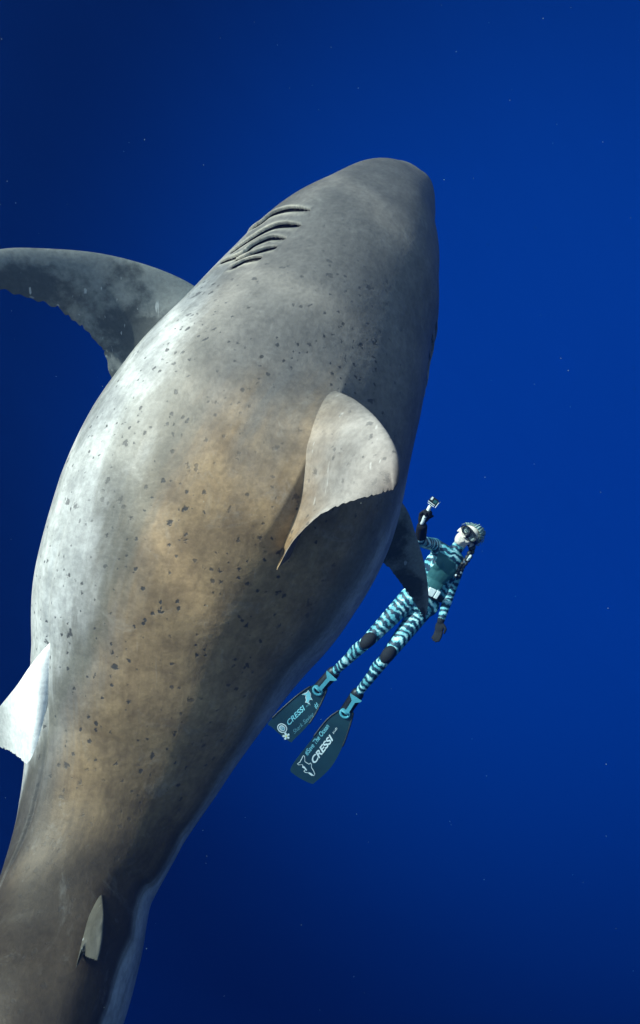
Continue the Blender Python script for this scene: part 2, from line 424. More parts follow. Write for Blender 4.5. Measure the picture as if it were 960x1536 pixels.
# pelvic fins (the far one lies out of sight under the body)
fin([Pd(95, 950, -0.10), Pd(76, 964, -0.025), P(50, 994, depth_at(66, 1000) + 0.03), P(27, 1027, depth_at(66, 1000) + 0.10), P(0, 1060, depth_at(66, 1000) + 0.16), P(-24, 1090, depth_at(66, 1000) + 0.20)],
    [Pd(66, 1152, -0.08), Pd(46, 1151, -0.02), P(30, 1137, depth_at(50, 1100) + 0.05), P(16, 1127, depth_at(50, 1100) + 0.10), P(2, 1121, depth_at(50, 1100) + 0.14), P(-22, 1103, depth_at(50, 1100) + 0.20)],
    0.04, 4, jag=0.007, flare=0.02, flare_u=0.20, nu=70, seed=13)
# caudal fin, past the lower edge of the frame
qe = np.array([qk[-1]]); ce, re_, Te, De, Se = [x[0] for x in frames(qe)]
fin([ce + Te * 0.25, ce - Te * 0.10 + De * 0.25, ce - Te * 0.45 + De * 0.62, ce - Te * 0.62 + De * 0.80], [ce - Te * 0.05, ce - Te * 0.22 + De * 0.22, ce - Te * 0.52 + De * 0.60, ce - Te * 0.63 + De * 0.80], 0.07, 1, seed=14)
fin([ce + Te * 0.25, ce - Te * 0.05 - De * 0.22, ce - Te * 0.28 - De * 0.46, ce - Te * 0.38 - De * 0.58], [ce - Te * 0.05, ce - Te * 0.16 - De * 0.20, ce - Te * 0.34 - De * 0.45, ce - Te * 0.39 - De * 0.58], 0.07, 1, seed=15)

# ---- skin
m_skin, t, b = material('shark_skin')
oc = t.node('ShaderNodeTexCoord').outputs['Object']
arcN, phiN, finN, spanN = (t.attr(k) for k in ('arc', 'phi', 'fin', 'span'))
aphi = t.math('ABSOLUTE', phiN)
nz1 = t.noise(oc, 2.2, 4, 0.6)
nz2 = t.noise(oc, 9.0, 5, 0.62)
nz3 = t.noise(oc, 60.0, 3, 0.6)
sv = t.node('ShaderNodeCombineXYZ'); t.l.new(t.math('MULTIPLY', arcN, 1.0), sv.inputs[0]); t.l.new(t.math('MULTIPLY', phiN, 2.2), sv.inputs[1])
svec = sv.outputs[0]
streak = t.noise(t.mapping(svec, scale=(0.9, 1.0, 1)), 2.0, 6, 0.62, 0.4)          # marks drawn out along the body
streak2 = t.noise(t.mapping(svec, scale=(0.5, 1.0, 1), loc=(3, 1, 0)), 11.0, 4, 0.6, 0.3)
edge = t.math('ADD', t.math('ADD', t.ss(arcN, 0.9, 2.1, 1.40, 0.66), t.math('ADD', t.math('MULTIPLY', t.ss(arcN, 2.7, 3.8, 0.0, 1.35), t.ss(phiN, 0.1, -0.1)), t.math('MULTIPLY', t.ss(arcN, 2.3, 3.6, 0.0, -0.10), t.ss(phiN, -0.1, 0.1)))), t.math('MULTIPLY', t.math('SUBTRACT', streak, 0.5), t.ss(phiN, -0.1, 0.1, 0.55, 0.22)))
away = t.math('SUBTRACT', aphi, edge)
flank = t.ss(away, -0.04, t.ss(phiN, -0.1, 0.1, 0.30, 0.20))
belly = t.ss(t.math('ADD', aphi, t.math('MULTIPLY', t.math('SUBTRACT', nz2, 0.5), 0.25)), t.ss(arcN, 2.9, 3.8, 1.80, 2.3), t.ss(arcN, 2.9, 3.8, 1.92, 2.5))
tone = t.ss(t.math('ADD', t.math('MULTIPLY', streak2, 0.25), t.math('MULTIPLY', nz2, 0.75)), 0.34, 0.66)
grey = t.mix(tone, (0.135, 0.130, 0.123), (0.185, 0.177, 0.165))
bronze_light = t.mix(tone, (0.19, 0.130, 0.075), (0.32, 0.222, 0.122))  # bronze back tone, with the warm caustic sun streak painted in as colour
bronze_light_on = t.math('MULTIPLY', t.ss(t.math('ADD', arcN, t.math('MULTIPLY', streak, 0.9)), 2.1, 2.75), t.ss(t.math('SUBTRACT', t.math('ADD', aphi, t.math('MULTIPLY', streak2, 0.3)), t.ss(arcN, 2.7, 3.7, 0.0, 0.7)), 0.95, 0.45))
back = t.mix(bronze_light_on, grey, bronze_light)
stripe = t.math('MULTIPLY', t.math('MULTIPLY', t.ss(away, -0.20, -0.04), t.ss(away, 0.24, 0.02)), t.ss(arcN, 1.5, 2.2))
back = t.mix(t.math('MULTIPLY', stripe, 0.55), back, (0.105, 0.105, 0.085))
back = t.mix(t.math('MULTIPLY', t.ss(t.math('ADD', arcN, t.math('MULTIPLY', streak, 0.5)), 3.25, 4.0), 0.92), back, (0.042, 0.032, 0.024))  # shade along the tail painted in as darker back colour
pale = t.mix(tone, (0.28, 0.29, 0.29), (0.44, 0.45, 0.45))
pale = t.mix(t.math('MULTIPLY', t.ss(streak, 0.50, 0.62), 0.5), pale, (0.20, 0.21, 0.19))
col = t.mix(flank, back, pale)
col = t.mix(belly, col, (0.70, 0.72, 0.71))
col = t.mix(t.math('MULTIPLY', t.ss(t.noise(oc, 5.0, 6, 0.75, 0.8), 0.55, 0.72), 0.22), col, (0.40, 0.39, 0.36))
# fins
fin_grey = t.mix(t.ss(t.math('ADD', t.noise(oc, 5.0, 5, 0.65), t.ss(arcN, 0.75, 0.15, -0.08, 0.14)), 0.40, 0.62), (0.055, 0.062, 0.060), (0.19, 0.20, 0.19))
f1 = t.math('COMPARE', finN, 1.0, 0.1); f2 = t.math('COMPARE', finN, 2.0, 0.1); f3 = t.math('COMPARE', finN, 3.0, 0.1); f4 = t.math('COMPARE', finN, 4.0, 0.1); f5 = t.math('COMPARE', finN, 5.0, 0.1)
dors = t.mix(t.ss(t.math('ADD', spanN, t.math('MULTIPLY', t.math('SUBTRACT', nz1, 0.5), 0.5)), 0.55, 1.0), t.mix(nz2, (0.165, 0.16, 0.155), (0.27, 0.262, 0.252)), (0.10, 0.088, 0.084))
f1 = t.math('MULTIPLY', f1, t.ss(t.math('ADD', spanN, t.math('MULTIPLY', t.math('SUBTRACT', nz2, 0.5), 0.30)), 0.16, 0.52))
col = t.mix(f1, col, dors)
fin_grey = t.mix(t.math('MULTIPLY', t.ss(t.math('ADD', arcN, t.math('MULTIPLY', t.math('SUBTRACT', nz2, 0.5), 0.10)), 0.955, 0.985), t.math('MULTIPLY', f2, t.ss(t.noise(oc, 7.0, 3, 0.6), 0.50, 0.60))), fin_grey, (0.60, 0.62, 0.58))
col = t.mix(t.math('ADD', f2, f3, clamp=True), col, fin_grey)
pelv = t.mix(t.ss(spanN, 0.25, 0.85), (0.75, 0.76, 0.75), t.mix(nz2, (0.16, 0.17, 0.16), (0.5, 0.5, 0.5)))
col = t.mix(f4, col, pelv)
col = t.mix(f5, col, t.mix(nz2, (0.06, 0.06, 0.05), (0.12, 0.115, 0.095)))
col = t.mix(t.math('MULTIPLY', t.attr('lip'), t.ss(nz2, 0.3, 0.7, 0.55, 0.95)), col, (0.58, 0.55, 0.46))
# dark spots of several sizes
def spots(scale, rmax, seed, thr):
    w = t.node('ShaderNodeVectorMath', operation='MULTIPLY_ADD'); t.l.new(t.noise(oc, scale * 3.0, 3, 0.65, 0, 1), w.inputs[0])
    w.inputs[1].default_value = (0.75 / scale,) * 3; t.l.new(t.mapping(oc, loc=(seed, seed * 1.7, 0)), w.inputs[2])
    v_ = t.node('ShaderNodeTexVoronoi', {'Scale': scale, 'Randomness': 1.0}); t.l.new(w.outputs[0], v_.inputs['Vector'])
    rnd = t.node('ShaderNodeSeparateColor'); t.l.new(v_.outputs['Color'], rnd.inputs[0])
    rad_ = t.math('MULTIPLY', t.ss(rnd.outputs[0], thr, 1.0), rmax)
    return t.ss(v_.outputs['Distance'], rad_, t.math('MULTIPLY', rad_, 0.6))
sp = t.math('MAXIMUM', t.math('MAXIMUM', spots(9, 0.18, 1.3, 0.30), spots(18, 0.24, 5.1, 0.25)), spots(38, 0.34, 9.7, 0.35))
sp = t.math('MULTIPLY', t.math('MULTIPLY', sp, t.ss(arcN, 0.9, 1.7, 0.10, 1.0)), t.ss(phiN, 0.75, 0.10, 0.12, 1.0))
sp = t.math('MULTIPLY', sp, t.ss(finN, 0.5, 1.5, 1.0, 0.35))
sp = t.math('MULTIPLY', sp, t.ss(t.noise(oc, 1.7, 3, 0.6), 0.34, 0.52, 0.45, 1.0))
sp = t.math('MULTIPLY', sp, t.ss(arcN, 3.6, 3.1, 0.25, 1.0))
col = t.mix(t.math('MULTIPLY', sp, 0.90), col, (0.035, 0.038, 0.042))
# pale nicks and scratches
def scratches(rot, sc, seed):
    mp = t.mapping(oc, scale=(sc, sc * 0.06, sc), rot=rot, loc=(seed, 0, seed))
    return t.ss(t.noise(mp, 1.0, 2, 0.5), 0.71, 0.76)
scr = t.math('MAXIMUM', scratches((0.3, 0.2, 0.9), 45, 2), scratches((1.2, 0.4, -0.7), 38, 4))
col = t.mix(t.math('MULTIPLY', scr, t.ss(finN, 0.5, 1.5, 0.05, 0.45)), col, (0.62, 0.64, 0.64))
col = t.mix(t.attr('slit'), col, (0.006, 0.006, 0.007))
fine = t.mix(1.0, col, t.mix(t.ss(t.math('ADD', t.math('MULTIPLY', nz3, 0.55), t.math('MULTIPLY', t.noise(oc, 26.0, 4, 0.7), 0.45)), 0.35, 0.65), (0.85, 0.85, 0.85), (1.15, 1.15, 1.15)), 'MULTIPLY')
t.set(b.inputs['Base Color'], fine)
b.inputs['Roughness'].default_value = 0.56
t.set(b.inputs['Specular IOR Level'], t.math('MULTIPLY', t.math('SUBTRACT', 1.0, t.attr('slit')), 0.36))
bump = t.node('ShaderNodeBump', {'Strength': 0.35, 'Distance': 0.01})
hgt = t.math('ADD', t.math('MULTIPLY', nz2, 0.9), t.math('ADD', t.math('MULTIPLY', nz3, 0.25), t.math('MULTIPLY', sp, -0.4)))
t.l.new(hgt, bump.inputs['Height']); t.l.new(bump.outputs[0], b.inputs['Normal'])

so0 = c[int(len(c) * 0.5)]
me = mesh('shark', np.array(shark.v) - so0, shark.f)
for k, vals in shark.a.items():
    at = me.attributes.new(k, 'FLOAT', 'POINT'); at.data.foreach_set('value', np.array(vals, dtype=np.float32))
bm = bmesh.new(); bm.from_mesh(me); bmesh.ops.recalc_face_normals(bm, faces=bm.faces); bm.to_mesh(me); bm.free()
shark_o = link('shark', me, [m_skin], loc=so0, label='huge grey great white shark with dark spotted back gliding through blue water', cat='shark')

# ---- gill slits: dark openings under the flaps
m_gill, t, b = material('gill_cavity')
b.inputs['Base Color'].default_value = (0.002, 0.002, 0.002, 1); b.inputs['Roughness'].default_value = 0.9; b.inputs['Specular IOR Level'].default_value = 0.02
def gill_mesh(cv, mirror, wmax):
    s_, p_ = cv[:, 0], cv[:, 1] * mirror
    pt, n_, T_ = surface_at(s_, p_)
    pt = pt + n_ * np.array([relief[np.argmin(abs(SA - a_)), np.argmin(abs(pf - b__))] for a_, b__ in zip(s_, p_)])[:, None]
    n = len(s_); tt = np.linspace(0, 1, n)
    w = wmax * np.sin(np.pi * np.clip(tt, 0, 1)) ** 0.8 * (0.55 + 0.45 * np.sin(np.pi * tt ** 1.5))
    tang = np.gradient(pt, axis=0); side = np.cross(tang, n_); side /= np.linalg.norm(side, axis=1)[:, None]
    side = side * np.sign((side * -T_).sum(1))[:, None]
    rows = []
    for k in range(5):
        x = k / 4
        rows.append(pt + side * (w * (x - 0.05))[:, None] + n_ * (-0.004 - 0.004 * math.sin(math.pi * x)))
    v = np.concatenate(rows)
    f = [(a * n + i, a * n + i + 1, (a + 1) * n + i + 1, (a + 1) * n + i) for a in range(4) for i in range(n - 1)]
    return v, f
for gi, cv in enumerate(gill_curves):
    for mirror in (1, -1):
        v_, f_ = gill_mesh(cv, mirror, (0.014, 0.013, 0.012, 0.010, 0.007)[gi])
        link('gill_slit', mesh('gill_slit', v_ - so0, f_), [m_gill], parent=shark_o)
# ---- eyes
m_eye, t, b = material('shark_eye')
b.inputs['Base Color'].default_value = (0.006, 0.006, 0.008, 1); b.inputs['Roughness'].default_value = 0.12
for sgn in (-1, 1):
    pt, n_, T_ = surface_at(np.array([0.36]), np.array([sgn * 1.55]))
    bm = bmesh.new(); bmesh.ops.create_uvsphere(bm, u_segments=20, v_segments=12, radius=0.022)
    me = bpy.data.meshes.new('eye'); 
    for v in bm.verts: v.co = Vector(pt[0] - n_[0] * 0.010 - so0) + v.co
    for f in bm.faces: f.smooth = True
    bm.to_mesh(me); bm.free()
    link('eye', me, [m_eye], parent=shark_o)

# ------------------------------------------------------------------ the diver
D0 = P(640, 905, 4.38)
def DP(u, v, z): return P(u, v, z) - D0
def nrmz(a): a = np.asarray(a, float); return a / np.linalg.norm(a)
bmb = bmesh.new()
BONES = []      # p0, p1, r0, r1, tag, offset along limb
def capsule(p0, p1, r0, r1, tag=None, off=0.0, flat=1.0, flat_dir=None, bm=None, seg=16, rings=6):
    bm = bm or bmb
    p0 = np.array(p0, float); p1 = np.array(p1, float); ax = p1 - p0; L = np.linalg.norm(ax); ax = ax / L
    ref = np.array([0, 0, 1.0]) if flat_dir is None else np.array(flat_dir, float)
    if abs(np.dot(ref, ax)) > 0.95: ref = np.array([1.0, 0, 0])
    e2 = nrmz(ref - ax * np.dot(ref, ax)); e1 = np.cross(e2, ax)
    prof = [(-r0 * math.cos(a), r0 * math.sin(a)) for a in np.linspace(0.0, math.pi / 2, rings)]
    prof += [(L * k / 5, r0 + (r1 - r0) * k / 5) for k in range(1, 5)]
    prof += [(L + r1 * math.sin(a), r1 * math.cos(a)) for a in np.linspace(0, math.pi / 2, rings)]
    grid = []
    for (h, rr) in prof:
        rr = max(rr, 1e-4)
        grid.append([bm.verts.new(tuple(p0 + ax * h + e1 * rr * math.cos(a) + e2 * rr * flat * math.sin(a))) for a in np.linspace(0, 2 * math.pi, seg, endpoint=False)])
    for i in range(len(grid) - 1):
        for j in range(seg):
            bm.faces.new((grid[i][j], grid[i][(j + 1) % seg], grid[i + 1][(j + 1) % seg], grid[i + 1][j]))
    bm.faces.new(grid[0][::-1]); bm.faces.new(grid[-1])
    if tag: BONES.append((p0, p1, r0, r1, tag, off))
def ellipsoid(cn, ax, bm=None, seg=24, rings=14):
    bm = bm or bmb
    A = np.array(ax, float)          # rows: semi axes vectors
    grid = []
    for a in np.linspace(0.02, math.pi - 0.02, rings):
        grid.append([bm.verts.new(tuple(np.array(cn) + A[0] * math.sin(a) * math.cos(p) + A[1] * math.sin(a) * math.sin(p) + A[2] * math.cos(a))) for p in np.linspace(0, 2 * math.pi, seg, endpoint=False)])
    for i in range(rings - 1):
        for j in range(seg):
            bm.faces.new((grid[i][j], grid[i][(j + 1) % seg], grid[i + 1][(j + 1) % seg], grid[i + 1][j]))
    bm.faces.new(grid[0][::-1]); bm.faces.new(grid[-1])

pel = DP(631, 903, 4.40); wai = DP(648, 879, 4.38); che = DP(663, 852, 4.36); nkb = DP(680, 828, 4.36); nkt = DP(689, 818, 4.34)
shA = DP(652, 817, 4.34); elA = DP(630, 812, 4.12); wrA = DP(633, 790, 3.99)
shB = DP(688, 848, 4.38); elB = DP(672, 897, 4.36); wrB = DP(661, 932, 4.30)
hiA = DP(615, 896, 4.38); knA = DP(553, 960, 4.30); anA = DP(500, 1009, 4.42)
hiB = DP(631, 917, 4.40); knB = DP(583, 981, 4.30); anB = DP(536, 1041, 4.42)
body_up = nrmz(che - pel); side_ = nrmz(shB - shA); side_ = nrmz(side_ - body_up * np.dot(side_, body_up)); fwd_ = np.cross(side_, body_up)
if fwd_[2] < 0: fwd_ = -fwd_
# torso
ellipsoid(pel + body_up * 0.01, [side_ * 0.150, fwd_ * 0.105, body_up * 0.13])
ellipsoid(wai, [side_ * 0.130, fwd_ * 0.092, body_up * 0.16])
ellipsoid(che, [side_ * 0.145, fwd_ * 0.105, body_up * 0.17])
ellipsoid(che + body_up * 0.09, [side_ * 0.150, fwd_ * 0.085, body_up * 0.09])
for sg in (-1, 1): ellipsoid(che + fwd_ * 0.055 + side_ * 0.06 * sg + body_up * 0.015, [side_ * 0.058, fwd_ * 0.052, body_up * 0.058])
for a, b_, tg in ((pel, wai, 'torso'), (wai, che, 'torso'), (che, nkb, 'torso')): BONES.append((a, b_, 0.12, 0.12, tg, 0.0))
capsule(nkb - body_up * 0.02, nkt, 0.052, 0.047, 'neck')
capsule(nkb - body_up * 0.03, shA, 0.055, 0.05, 'torso'); capsule(nkb - body_up * 0.03, shB, 0.055, 0.05, 'torso')
# arms
capsule(shA, elA, 0.052, 0.041, 'arm', 0.0); capsule(elA, wrA, 0.044, 0.038, 'forearm_raised', 0.28)
capsule(shB, elB, 0.050, 0.039, 'arm', 0.1); capsule(elB, wrB, 0.040, 0.027, 'arm', 0.36)
# legs with calf
for h_, k_, a_, o_ in ((hiA, knA, anA, 0.0), (hiB, knB, anB, 0.2)):
    capsule(h_, k_, 0.082, 0.051, 'leg', o_)
    capsule(k_, a_, 0.049, 0.033, 'leg', o_ + 0.46)
    back_ = nrmz(np.cross(a_ - k_, side_)); back_ = back_ if back_[2] < 0 else -back_
    ellipsoid(k_ + (a_ - k_) * 0.32 + back_ * 0.018, [nrmz(a_ - k_) * 0.13, back_ * 0.044, np.cross(nrmz(a_ - k_), back_) * 0.046])
# feet, pointed into the fins
TOE = {}
for nm, a_, (u, v) in (('A', anA, (476, 1035)), ('B', anB, (517, 1069))):
    toe = DP(u, v, 4.46); TOE[nm] = toe
    capsule(a_, toe, 0.037, 0.030, 'foot', 0.0, flat=0.8)
# hands
def hand(wr, tip_dir, palm_n, thumb_side, curl, spread, tag='glove', scale=1.0):
    d = nrmz(tip_dir); n = nrmz(palm_n - d * np.dot(palm_n, d)); s_ = np.cross(d, n) * thumb_side
    pc = wr + d * 0.045 * scale
    ellipsoid(pc, [s_ * 0.040 * scale, n * 0.017 * scale, d * 0.050 * scale])
    BONES.append((wr, wr + d * 0.19, 0.035, 0.03, tag, 0.0))
    for k, (off, ln) in enumerate(((0.028, 0.075), (0.010, 0.085), (-0.009, 0.079), (-0.027, 0.062))):
        b0 = wr + d * 0.080 * scale + s_ * off * scale
        ang = 0.0; p = b0; dd = d
        for j, fr in enumerate((0.45, 0.32, 0.23)):
            ang += curl * (0.75, 1.15, 0.8)[j]
            dd = math.cos(ang) * d + math.sin(ang) * n + s_ * (off * spread)
            q_ = p + nrmz(dd) * ln * fr * scale
            capsule(p, q_, 0.0098 * scale, 0.0090 * scale, seg=10, rings=4); p = q_
    t0 = wr + d * 0.025 * scale + s_ * 0.032 * scale
    t1 = t0 + nrmz(d * 0.6 + s_ * 0.75 + n * 0.35) * 0.042 * scale
    t2 = t1 + nrmz(d * (0.9 - curl * 0.4) + s_ * (0.3 - curl * 0.6) + n * (0.3 + curl * 0.7)) * 0.036 * scale
    capsule(t0, t1, 0.012 * scale, 0.011 * scale, seg=10, rings=4); capsule(t1, t2, 0.011 * scale, 0.009 * scale, seg=10, rings=4)
CAMC = DP(650.5, 752, 3.93); grip0 = DP(634.5, 781, 3.955); grip1 = DP(644.5, 760.5, 3.945)
hand(wrB, DP(653.5, 972, 4.27) - wrB, np.array([-0.5, -0.1, 0.5]), -1, 0.28, 1.5)
gd = nrmz(grip1 - grip0)
hand(wrA, DP(633, 772, 3.98) - wrA, np.array([0.75, 0.0, 0.55]), 1, 1.15, 0.2, scale=1.15)
# head
h_up = nrmz([0.80, 0.56, 0.06]); h_f = np.array([-0.30, 0.10, 0.95]); h_f = nrmz(h_f - h_up * np.dot(h_f, h_up)); h_s = np.cross(h_up, h_f)
HC = DP(701.5, 804, 4.33)
def H(x, y, z): return HC + h_s * x + h_f * y + h_up * z        # side, forward, up
ellipsoid(H(0, -0.008, 0.022), [h_s * 0.073, h_f * 0.090, h_up * 0.088])          # skull
ellipsoid(H(0, 0.022, -0.040), [h_s * 0.058, h_f * 0.060, h_up * 0.070])          # face
ellipsoid(H(0, 0.045, -0.088), [h_s * 0.034, h_f * 0.030, h_up * 0.024])          # chin
capsule(H(0, 0.082, 0.0), H(0, 0.098, -0.032), 0.009, 0.013)                       # nose
capsule(H(-0.022, 0.078, -0.060), H(0.022, 0.078, -0.060), 0.0065, 0.0065)         # upper lip
capsule(H(-0.018, 0.076, -0.070), H(0.018, 0.076, -0.070), 0.0070, 0.0070)         # lower lip
for sg in (-1, 1):
    ellipsoid(H(0.074 * sg, -0.012, -0.012), [h_s * 0.010, h_f * 0.020, h_up * 0.032])   # ears
    ellipsoid(H(0.035 * sg, 0.066, 0.004), [h_s * 0.030, h_f * 0.017, h_up * 0.026])     # brow and lids
    ellipsoid(H(0.033 * sg, 0.062, -0.030), [h_s * 0.024, h_f * 0.018, h_up * 0.020])    # cheeks
capsule(nkt, H(0, -0.02, -0.05), 0.047, 0.045, 'neck')
BONES.append((H(0, 0, -0.07), H(0, 0, 0.06), 0.08, 0.08, 'head', 0.0))

tmp_me = bpy.data.meshes.new('tmp_body'); bmb.to_mesh(tmp_me); bmb.free()
tmp = bpy.data.objects.new('tmp_body', tmp_me); coll.objects.link(tmp)
md = tmp.modifiers.new('remesh', 'REMESH'); md.mode = 'VOXEL'; md.voxel_size = 0.0055
md = tmp.modifiers.new('smooth', 'SMOOTH'); md.factor = 0.5; md.iterations = 4
dg = bpy.context.evaluated_depsgraph_get(); dg.update()
body_me = bpy.data.meshes.new_from_object(tmp.evaluated_get(dg))
bpy.data.objects.remove(tmp); body_me.name = 'person'
body_me.polygons.foreach_set('use_smooth', [True] * len(body_me.polygons))
nv_ = len(body_me.vertices); co = np.zeros(nv_ * 3); body_me.vertices.foreach_get('co', co); co = co.reshape(-1, 3)
best = np.full(nv_, 1e9); bi = np.zeros(nv_, int); bt = np.zeros(nv_)
for k, (p0, p1, r0, r1, tg, off) in enumerate(BONES):
    ax = p1 - p0; L2 = ax @ ax
    tt = np.clip((co - p0) @ ax / L2, 0, 1); d = np.linalg.norm(co - (p0 + tt[:, None] * ax), axis=1) - (r0 + (r1 - r0) * tt)
    m = d < best; best[m] = d[m]; bi[m] = k; bt[m] = tt[m]
along = np.array([BONES[k][5] + bt_ * np.linalg.norm(BONES[k][1] - BONES[k][0]) for k, bt_ in zip(bi, bt)])
tor = np.array([BONES[k][4] == 'torso' for k in bi])
along[tor] = ((co[tor] - pel) @ body_up) * 0.9 + 0.35 * np.abs((co[tor] - pel) @ side_)
at = body_me.attributes.new('along', 'FLOAT', 'POINT'); at.data.foreach_set('value', along.astype(np.float32))
VEST = [(658, 826), (684, 845), (684, 861), (666, 877), (661, 884), (643, 886), (640, 862), (646, 853), (654, 843)]
def inside(poly, u, v):
    r_ = False; j = len(poly) - 1
    for i in range(len(poly)):
        (x1, y1), (x2, y2) = poly[i], poly[j]
        if (y1 > v) != (y2 > v) and u < (x2 - x1) * (v - y1) / (y2 - y1) + x1: r_ = not r_
        j = i
    return r_
mats_idx = []
for pg in body_me.polygons:
    k = pg.vertices[0]; tg = BONES[bi[k]][4]; c_ = pg.center; tt = bt[k]; mi = 0
    if tg == 'head': mi = 2
    elif tg == 'neck': mi = 2 if np.dot(np.array(c_) - nkb, nrmz(nkt - nkb)) > 0.004 else 0
    elif tg == 'glove': mi = 1
    elif tg == 'forearm_raised': mi = 1 if tt > 0.35 else 0
    elif tg == 'foot': mi = 1
    elif tg == 'leg' and BONES[bi[k]][1] is anA or tg == 'leg' and BONES[bi[k]][1] is anB: mi = 1 if tt > 0.88 else 0
    elif tg == 'torso':
        w_ = np.array(c_) + D0
        if np.dot(np.array(pg.normal), fwd_) > 0.05 and inside(VEST, 480 + w_[0] / -w_[2] * F, 768 - w_[1] / -w_[2] * F): mi = 3
    if mi == 0 and np.dot(np.array(c_) - wrB, nrmz(wrB - elB)) > -0.012 and np.linalg.norm(np.array(c_) - wrB) < 0.25 and tg == 'arm': mi = 1
    mats_idx.append(mi)

m_suit, t, b = material('striped_wetsuit')
oc = t.node('ShaderNodeTexCoord').outputs['Object']
x = t.math('ADD', t.math('MULTIPLY', t.attr('along'), 128.0), t.math('MULTIPLY', t.math('SUBTRACT', t.noise(oc, 7.0, 4, 0.62), 0.5), 20.0))
wv = t.math('SINE', x)
stripe_c = t.mix(t.ss(wv, -0.35, 0.25), (0.006, 0.032, 0.070), (0.13, 0.42, 0.48))
stripe_c = t.mix(t.math('MULTIPLY', t.ss(wv, 0.45, 0.85), t.ss(t.noise(oc, 13.0, 2), 0.42, 0.60)), stripe_c, (0.62, 0.85, 0.84))
t.set(b.inputs['Base Color'], stripe_c); b.inputs['Roughness'].default_value = 0.55
def plain(name, col_, rough=0.5, metal=0.0, vary=0.15, scale=40):
    m, t, b = material(name)
    oc = t.node('ShaderNodeTexCoord').outputs['Object']
    lo = tuple(x * (1 - vary) for x in col_); hi = tuple(min(1, x * (1 + vary)) for x in col_)
    t.set(b.inputs['Base Color'], t.mix(t.noise(oc, scale, 3, 0.6), lo, hi))
    b.inputs['Roughness'].default_value = rough; b.inputs['Metallic'].default_value = metal
    return m
m_glove = plain('black_neoprene', (0.006, 0.007, 0.012), 0.85)
m_face = plain('skin', (0.80, 0.66, 0.57), 0.5, vary=0.06)
m_vest = plain('teal_neoprene', (0.030, 0.125, 0.135), 0.65, vary=0.12, scale=18)
m_rubber = plain('mask_rubber', (0.010, 0.012, 0.016), 0.45)
m_hair = plain('blond_hair', (0.30, 0.38, 0.34), 0.5, vary=0.75, scale=28)
m_braid = plain('dark_wet_hair', (0.035, 0.035, 0.035), 0.5, vary=0.4, scale=90)
m_white = plain('white_plastic', (0.80, 0.82, 0.82), 0.4, vary=0.04)
m_cyan = plain('teal_rubber', (0.09, 0.36, 0.44), 0.5, vary=0.1)
m_blade = plain('dark_teal_blade', (0.007, 0.036, 0.050), 0.45, vary=0.3, scale=10)
m_black = plain('black_plastic', (0.015, 0.016, 0.018), 0.35)
m_screen = plain('camera_screen', (0.03, 0.10, 0.11), 0.15)
m_faint = plain('faint_marker', (0.12, 0.30, 0.36), 0.5)
m_print = plain('white_print', (0.85, 0.87, 0.85), 0.5, vary=0.03)
m_cprint = plain('cyan_print', (0.25, 0.62, 0.70), 0.5, vary=0.05)
m_lens = bpy.data.materials.new('mask_glass'); m_lens.use_nodes = True
t = NT(m_lens.node_tree); t.n.clear()
g1 = t.node('ShaderNodeBsdfTransparent', {'Color': (0.9, 0.96, 0.96)}); g2 = t.node('ShaderNodeBsdfGlossy', {'Roughness': 0.08})
mx = t.node('ShaderNodeMixShader', {0: 0.05}); t.l.new(g1.outputs[0], mx.inputs[1]); t.l.new(g2.outputs[0], mx.inputs[2])
o_ = t.node('ShaderNodeOutputMaterial'); t.l.new(mx.outputs[0], o_.inputs[0])

diver = link('person', body_me, [m_suit, m_glove, m_face, m_vest], loc=D0, cat='diver',
             label='freediver in cyan striped wetsuit, mask and long fins, raising a small camera beside the shark')
body_me.polygons.foreach_set('material_index', mats_idx)

def part(name, bm, mats, parent, smooth=True):
    me = bpy.data.meshes.new(name); bmesh.ops.recalc_face_normals(bm, faces=bm.faces); bm.to_mesh(me); bm.free()
    if smooth: me.polygons.foreach_set('use_smooth', [True] * len(me.polygons))
    return link(name, me, mats, parent=parent)
def plate(outline, nrm, thick, bm=None, edge=0.0):
    """solid plate with the given 3D outline"""
    bm = bm or bmesh.new(); n = np.array(nrm)
    a = [bm.verts.new(tuple(p + n * thick / 2)) for p in outline]; c_ = [bm.verts.new(tuple(p - n * thick / 2)) for p in outline]
    bm.faces.new(a); bm.faces.new(c_[::-1])
    for i in range(len(a)): bm.faces.new((a[i], c_[i], c_[(i + 1) % len(a)], a[(i + 1) % len(a)]))
    return bm
def ring(center, ex, ey, rx, ry, tube, bm=None, seg=28, ts=8, nrm=None, tube_n=None):
    bm = bm or bmesh.new(); nz_ = np.cross(ex, ey) if nrm is None else nrm; tube_n = tube_n or tube; grid = []
    for a in np.linspace(0, 2 * math.pi, seg, endpoint=False):
        o = ex * math.cos(a) + ey * math.sin(a); p = center + ex * rx * math.cos(a) + ey * ry * math.sin(a)
        grid.append([bm.verts.new(tuple(p + o * tube * math.cos(w) + nz_ * tube_n * math.sin(w))) for w in np.linspace(0, 2 * math.pi, ts, endpoint=False)])
    for i in range(seg):
        for j in range(ts): bm.faces.new((grid[i][j], grid[(i + 1) % seg][j], grid[(i + 1) % seg][(j + 1) % ts], grid[i][(j + 1) % ts]))
    return bm

